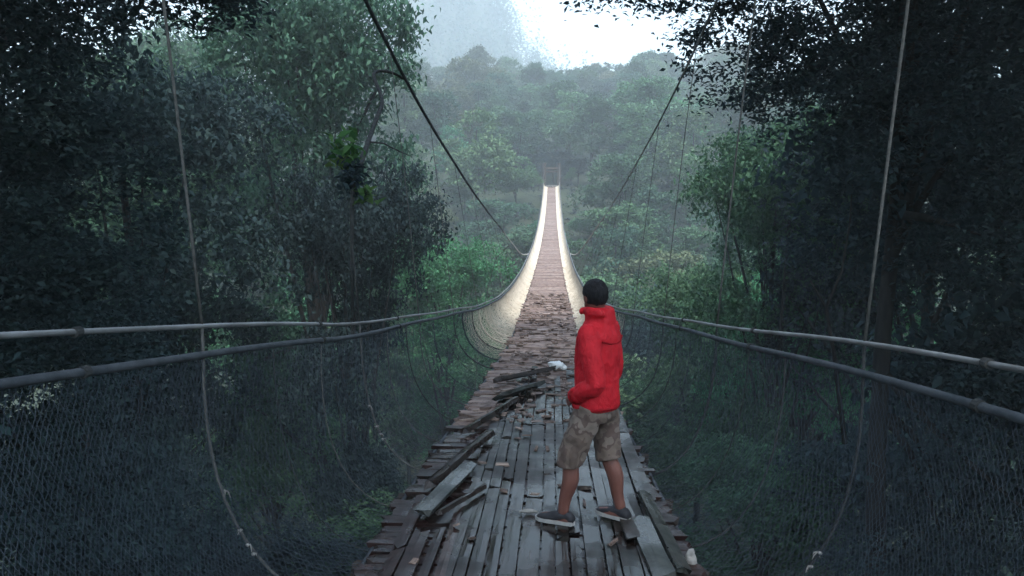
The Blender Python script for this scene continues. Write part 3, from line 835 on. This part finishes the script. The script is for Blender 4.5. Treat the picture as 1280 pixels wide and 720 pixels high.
hipL, kneeL, ankL = (-.09, 0, .83), (-.12, .125, .44), (-.14, .17, .085)
hipR, kneeR, ankR = (.09, 0, .83), (.108, -.035, .44), (.124, -.126, .085)
shL, elL, wrL = (-.172, -.01, 1.285), (-.220, -.085, .985), (-.178, .065, .88)
shR, elR, wrR = (.172, -.01, 1.285), (.192, -.03, .985), (.160, .095, .885)
mb = MB()
mb.loft([((0, 0, .74), .10, .08), ((0, 0, .80), .15, .105), ((0, 0, .90), .145, .10), ((0, 0, 1.0), .135, .095), ((0, 0, 1.15), .155, .105), ((0, -.005, 1.26), .165, .10), ((0, -.01, 1.33), .12, .08), ((0, -.01, 1.37), .06, .055)])
seg(mb, [(0, -.012, 1.33), (0, .0, 1.40), (0, .01, 1.45)], [.058, .053, .055])
for hp, kn, an, s in ((hipL, kneeL, ankL, -1), (hipR, kneeR, ankR, 1)):
    kn = np.array(kn); an = np.array(an); hp = np.array(hp)
    calf = kn*.62+an*.38+np.array([0, -.018, 0])
    seg(mb, [hp, hp*.5+kn*.5, kn, calf, an*.75+kn*.25, an], [.088, .076, .055, .056, .042, .037])
    seg(mb, [an+[0, -.03, -.045], an+[0, .06, -.05], an+[s*.01, .15, -.06]], [.034, .036, .022])
for sh, el, wr, s in ((shL, elL, wrL, -1), (shR, elR, wrR, 1)):
    sh, el, wr = map(np.array, (sh, el, wr))
    seg(mb, [sh, sh*.5+el*.5, el, el*.45+wr*.55, wr], [.05, .045, .038, .037, .027])
    d = np.array([-s*.55, .72, -.42]); d /= np.linalg.norm(d); sd = np.cross(d, [0, 0, 1.0]); sd /= np.linalg.norm(sd); up = np.cross(sd, d)
    pc = wr+d*.05
    seg(mb, [wr, pc], [.026, .034])
    for k, ln in enumerate((.070, .080, .076, .060)):
        o_ = up*(.024-.016*k); kp = pc+o_+d*.03
        inn = np.array([0, 0, -1.0])*.2+d
        seg(mb, [pc+o_*.8, kp, kp+inn*ln*.5, kp+d*ln*.85-up*.012], [.011, .010, .009, .008], 8)
    seg(mb, [wr+d*.02+up*.015, wr+d*.05+up*.042, wr+d*.085+up*.046], [.012, .011, .009], 8)
# head with a face, turned a little further left
hc = np.array([0, .022, 1.515]); hm = MB()
hm.ball((0, 0, 0), (.071, .088, .105), 24, 18)
hm.ball((0, .035, -.055), (.052, .055, .058), 16, 12)
hm.ball((0, .088, -.012), (.012, .020, .024), 10, 8); hm.ball((0, .098, -.025), (.016, .014, .011), 10, 8)
hm.ball((0, .080, -.058), (.024, .012, .007), 10, 8); hm.ball((0, .079, -.068), (.020, .011, .007), 10, 8)
hm.ball((0, .072, -.095), (.024, .018, .016), 10, 8)
for s in (-1, 1):
    hm.ball((s*.074, -.004, -.012), (.010, .020, .031), 10, 8); hm.ball((s*.030, .078, .018), (.026, .012, .008), 10, 8)
    hm.ball((s*.030, .076, .004), (.012, .009, .008), 10, 8)
rot = np.array(Matrix.Rotation(R(-32), 3, 'Z') @ Matrix.Rotation(R(-4), 3, 'X'))
mb.add(np.concatenate(hm.v) @ rot.T+hc, hm.f)
body = mb.build('body', SKIN, PE, True); fuse(body, .0075, 4)
# hair
mb = MB(); mb.ball((0, 0, 0), (.081, .097, .100), 40, 26)
V = mb.v[0]
for k in range(len(V)):
    x, y_, z = V[k]
    cut = (-.062+.125*min(1, max(0, (y_-.005)/.085))**.7) if y_ > 0 else -.062-.020*min(1, -y_/.06)
    if z < cut: V[k][2] = cut+(z-cut)*.12; f_ = .94; V[k][0] *= f_; V[k][1] *= f_
    V[k] = V[k]*(1+.05*mnoise.noise(Vector(V[k])*45)+.03*mnoise.noise(Vector(V[k])*120))
V += [0, -.005, .014]
mb.v[0] = V @ rot.T+hc
mb.build('hair', HAIR, PE, True)
mb = MB()
for s in (-1, 1):
    c = hc+rot @ np.array([s*.030, .0835, .004]); mb.ball(c, .0065, 8, 6)
mb.build('eyes', HAIR, PE, True)
# jacket
mb = MB()
mb.loft([((0, .005, .775), .165, .128), ((0, .006, .80), .182, .140), ((0, .004, .86), .180, .140), ((0, 0, .95), .172, .132), ((0, 0, 1.06), .176, .130), ((0, -.005, 1.18), .188, .130), ((0, -.01, 1.26), .192, .122), ((0, -.012, 1.32), .150, .100), ((0, -.01, 1.36), .095, .085), ((0, 0, 1.40), .082, .082), ((0, .008, 1.435), .088, .088), ((0, .010, 1.445), .075, .075)], 28)
for sh, el, wr, s in ((shL, elL, wrL, -1), (shR, elR, wrR, 1)):
    sh, el, wr = map(np.array, (sh, el, wr))
    seg(mb, [sh+[-s*.01, 0, .0], sh*.5+el*.5, el, el*.5+wr*.5, wr+[-s*.01, .01, 0]], [.070, .066, .060, .058, .050])
mb.ball((0, -.074, 1.36), (.072, .034, .050), 20, 12); mb.ball((0, -.070, 1.405), (.075, .030, .035), 16, 10)
for s in (-1, 1):
    mb.ball((s*.085, -.02, 1.415), (.030, .06, .035), 12, 8)
mb.ball((-.05, .085, 1.42), (.035, .014, .026), 12, 8); mb.ball((.05, .085, 1.42), (.035, .014, .026), 12, 8)
mb.v = [v*np.array([1.0, 1.06, 1]) for v in mb.v]
jk = mb.build('jacket', RED, PE, True); fuse(jk, .0065, 5, [(.09, .020, 'CLOUDS'), (.03, .006, 'CLOUDS')])
REDTRIM = simple('red_trim', (.22, .006, .010), (.32, .008, .014), 40, .8, .2)
mb = MB(); an_ = np.arange(41)*2*math.pi/40
mb.tube(np.stack([.170*np.cos(an_), .006+.137*np.sin(an_), .800+.004*np.sin(an_*5)], 1), .0155, 8, False)
mb.build('hem_band', REDTRIM, jk, True)
for sh, el, wr in ((shL, elL, wrL), (shR, elR, wrR)):
    el, wr = np.array(el), np.array(wr); d = (wr-el)/np.linalg.norm(wr-el)
    mb = MB(); mb.tube([wr-d*.035, wr-d*.01, wr+d*.012], [.054, .055, .050], 18); mb.build('cuff', REDTRIM, jk, True)
mb = MB(); mb.tube([(-.155, -.105, 1.245), (-.08, -.128, 1.225), (0, -.138, 1.218), (.08, -.128, 1.225), (.155, -.105, 1.245)], .0065, 6); mb.build('yoke_seam', REDTRIM, jk, True)
# shorts
mb = MB()
mb.loft([((0, 0, .87), .150, .112), ((0, 0, .80), .165, .122), ((0, 0, .74), .172, .125), ((0, 0, .70), .15, .11)][::-1])
for hp, kn, an, s in ((hipL, kneeL, ankL, -1), (hipR, kneeR, ankR, 1)):
    hp, kn, an = map(np.array, (hp, kn, an))
    P = [hp+[s*.0, 0, -.03], hp*.5+kn*.5+[s*.008, 0, 0], kn+[s*.004, 0, 0.01], kn*.9+an*.1]
    tt = np.linspace(0, 3, 16); Pn = np.array(P)
    mb.tube(np.stack([sm(tt, range(4), Pn[:, q]) for q in range(3)], 1), sm(tt, range(4), [.098, .094, .090, .088]), 18)
so = mb.build('shorts', CAMO, PE, True); fuse(so, .008, 4, [(.07, .022, 'CLOUDS')])
# belt shadowed waistband
# shoes
for an, s, yaw in ((ankL, -1, .12), (ankR, 1, -.18)):
    an = np.array(an)
    mb = MB(); rings = []
    for (yy_, w_, h_) in [(-.085, .026, .06), (-.06, .036, .085), (-.01, .038, .095), (.05, .042, .075), (.11, .046, .055), (.155, .036, .042), (.178, .018, .028)]:
        an_ = np.arange(14)*2*math.pi/14
        rings.append(np.stack([w_*np.cos(an_), np.full(14, yy_), .012+(h_-.012)*.5*(1+np.sin(an_)*np.where(np.sin(an_) > 0, 1, 1))], 1))
    V = np.concatenate(rings); m_ = len(rings); n_ = 14
    F = [(i*n_+j, i*n_+(j+1) % n_, (i+1)*n_+(j+1) % n_, (i+1)*n_+j) for i in range(m_-1) for j in range(n_)]+[tuple(range(n_))[::-1], tuple((m_-1)*n_+j for j in range(n_))]
    rotz = np.array(Matrix.Rotation(yaw, 3, 'Z'))
    base = np.array([an[0], an[1]+.01, 0])
    mb.add(V @ rotz.T+base, F); sh_ = mb.build('shoe', SHOE, PE, True)
    mb = MB(); out = [(-.092, .0), (-.075, .033), (-.02, .038), (.04, .042), (.10, .049), (.15, .042), (.185, .02), (.19, 0)]
    poly = out+[(y_, -x_) for (y_, x_) in out[::-1][1:-1]]
    n_ = len(poly)
    V = [(x_, y_, 0) for (y_, x_) in poly]+[(x_*1.0, y_, .024) for (y_, x_) in poly]
    F = [tuple(range(n_)), tuple(range(n_, 2*n_))[::-1]]+[(i, i+n_, (i+1) % n_+n_, (i+1) % n_) for i in range(n_)]
    mb.add(np.array(V) @ rotz.T+base, F); mb.build('sole', SOLE, sh_)

# ------------------------------------------------------------------ air
HZ_DENS = 0.0018
m = bpy.data.materials.new('haze_air'); m.use_nodes = True; nt = m.node_tree
nt.nodes.remove(nt.nodes['Principled BSDF'])
pv = nt.nodes.new('ShaderNodeVolumePrincipled'); pv.inputs['Density'].default_value = HZ_DENS
pv.inputs['Color'].default_value = (.86, .95, .98, 1); pv.inputs['Anisotropy'].default_value = .2
nt.links.new(pv.outputs['Volume'], nt.nodes['Material Output'].inputs['Volume'])
bx = (-1520, -420, -24, 1520, 1620, 262)
V = [(x, y, z) for z in (bx[2], bx[5]) for y in (bx[1], bx[4]) for x in (bx[0], bx[3])]
F = [(0, 2, 3, 1), (4, 5, 7, 6), (0, 1, 5, 4), (2, 6, 7, 3), (0, 4, 6, 2), (1, 3, 7, 5)]
me = bpy.data.meshes.new('haze'); me.from_pydata(V, [], F); me.materials.append(m)
tag(link('haze', me), 'thin bluish mist hanging in the whole gorge', 'mist', kind='stuff')

# ------------------------------------------------------------------ light, sky, camera
SUN_EL, SUN_AZ = R(62), R(162)          # azimuth measured from +Y towards +X
w = bpy.data.worlds.new('World'); sc.world = w; w.use_nodes = True
N = w.node_tree.nodes; L = w.node_tree.links
sky = N.new('ShaderNodeTexSky'); sky.sky_type = 'NISHITA'; sky.sun_disc = False
sky.sun_elevation = SUN_EL; sky.sun_rotation = SUN_AZ; sky.air_density = 1.6; sky.dust_density = 1.5; sky.ozone_density = 1.0
hs = N.new('ShaderNodeHueSaturation'); hs.inputs['Saturation'].default_value = .9
L.new(sky.outputs['Color'], hs.inputs['Color']); L.new(hs.outputs['Color'], N['Background'].inputs['Color'])
N['Background'].inputs['Strength'].default_value = .15
sd = bpy.data.lights.new('sun', 'SUN'); sd.energy = 1.5; sd.angle = R(12); sd.color = (1, .97, .92)
so_ = bpy.data.objects.new('sun', sd); COL.objects.link(so_)
dirv = Vector((math.cos(SUN_EL)*math.sin(SUN_AZ), math.cos(SUN_EL)*math.cos(SUN_AZ), math.sin(SUN_EL)))
so_.rotation_euler = (-dirv).to_track_quat('-Z', 'Y').to_euler(); so_.location = (0, 0, 60)

cd = bpy.data.cameras.new('camera'); cam = bpy.data.objects.new('camera', cd); COL.objects.link(cam)
cd.sensor_width = 36; cd.lens = 914/1280*36; cd.clip_end = 5000; cd.clip_start = .05
cam.location = (.13, 0, 2.42)
cam.rotation_euler = (R(90-5.62), 0, R(3.13))
sc.camera = cam

vs = sc.view_settings; vs.view_transform = 'Standard'; vs.look = 'None'; vs.gamma = 1; vs.use_curve_mapping = False
vs.exposure = 2.0
cy = sc.cycles
cy.use_denoising = True
try: cy.denoiser = 'OPENIMAGEDENOISE'
except Exception: pass
cy.max_bounces = 6; cy.diffuse_bounces = 3; cy.glossy_bounces = 2; cy.transmission_bounces = 3; cy.volume_bounces = 1
cy.use_adaptive_sampling = True; cy.adaptive_threshold = .02
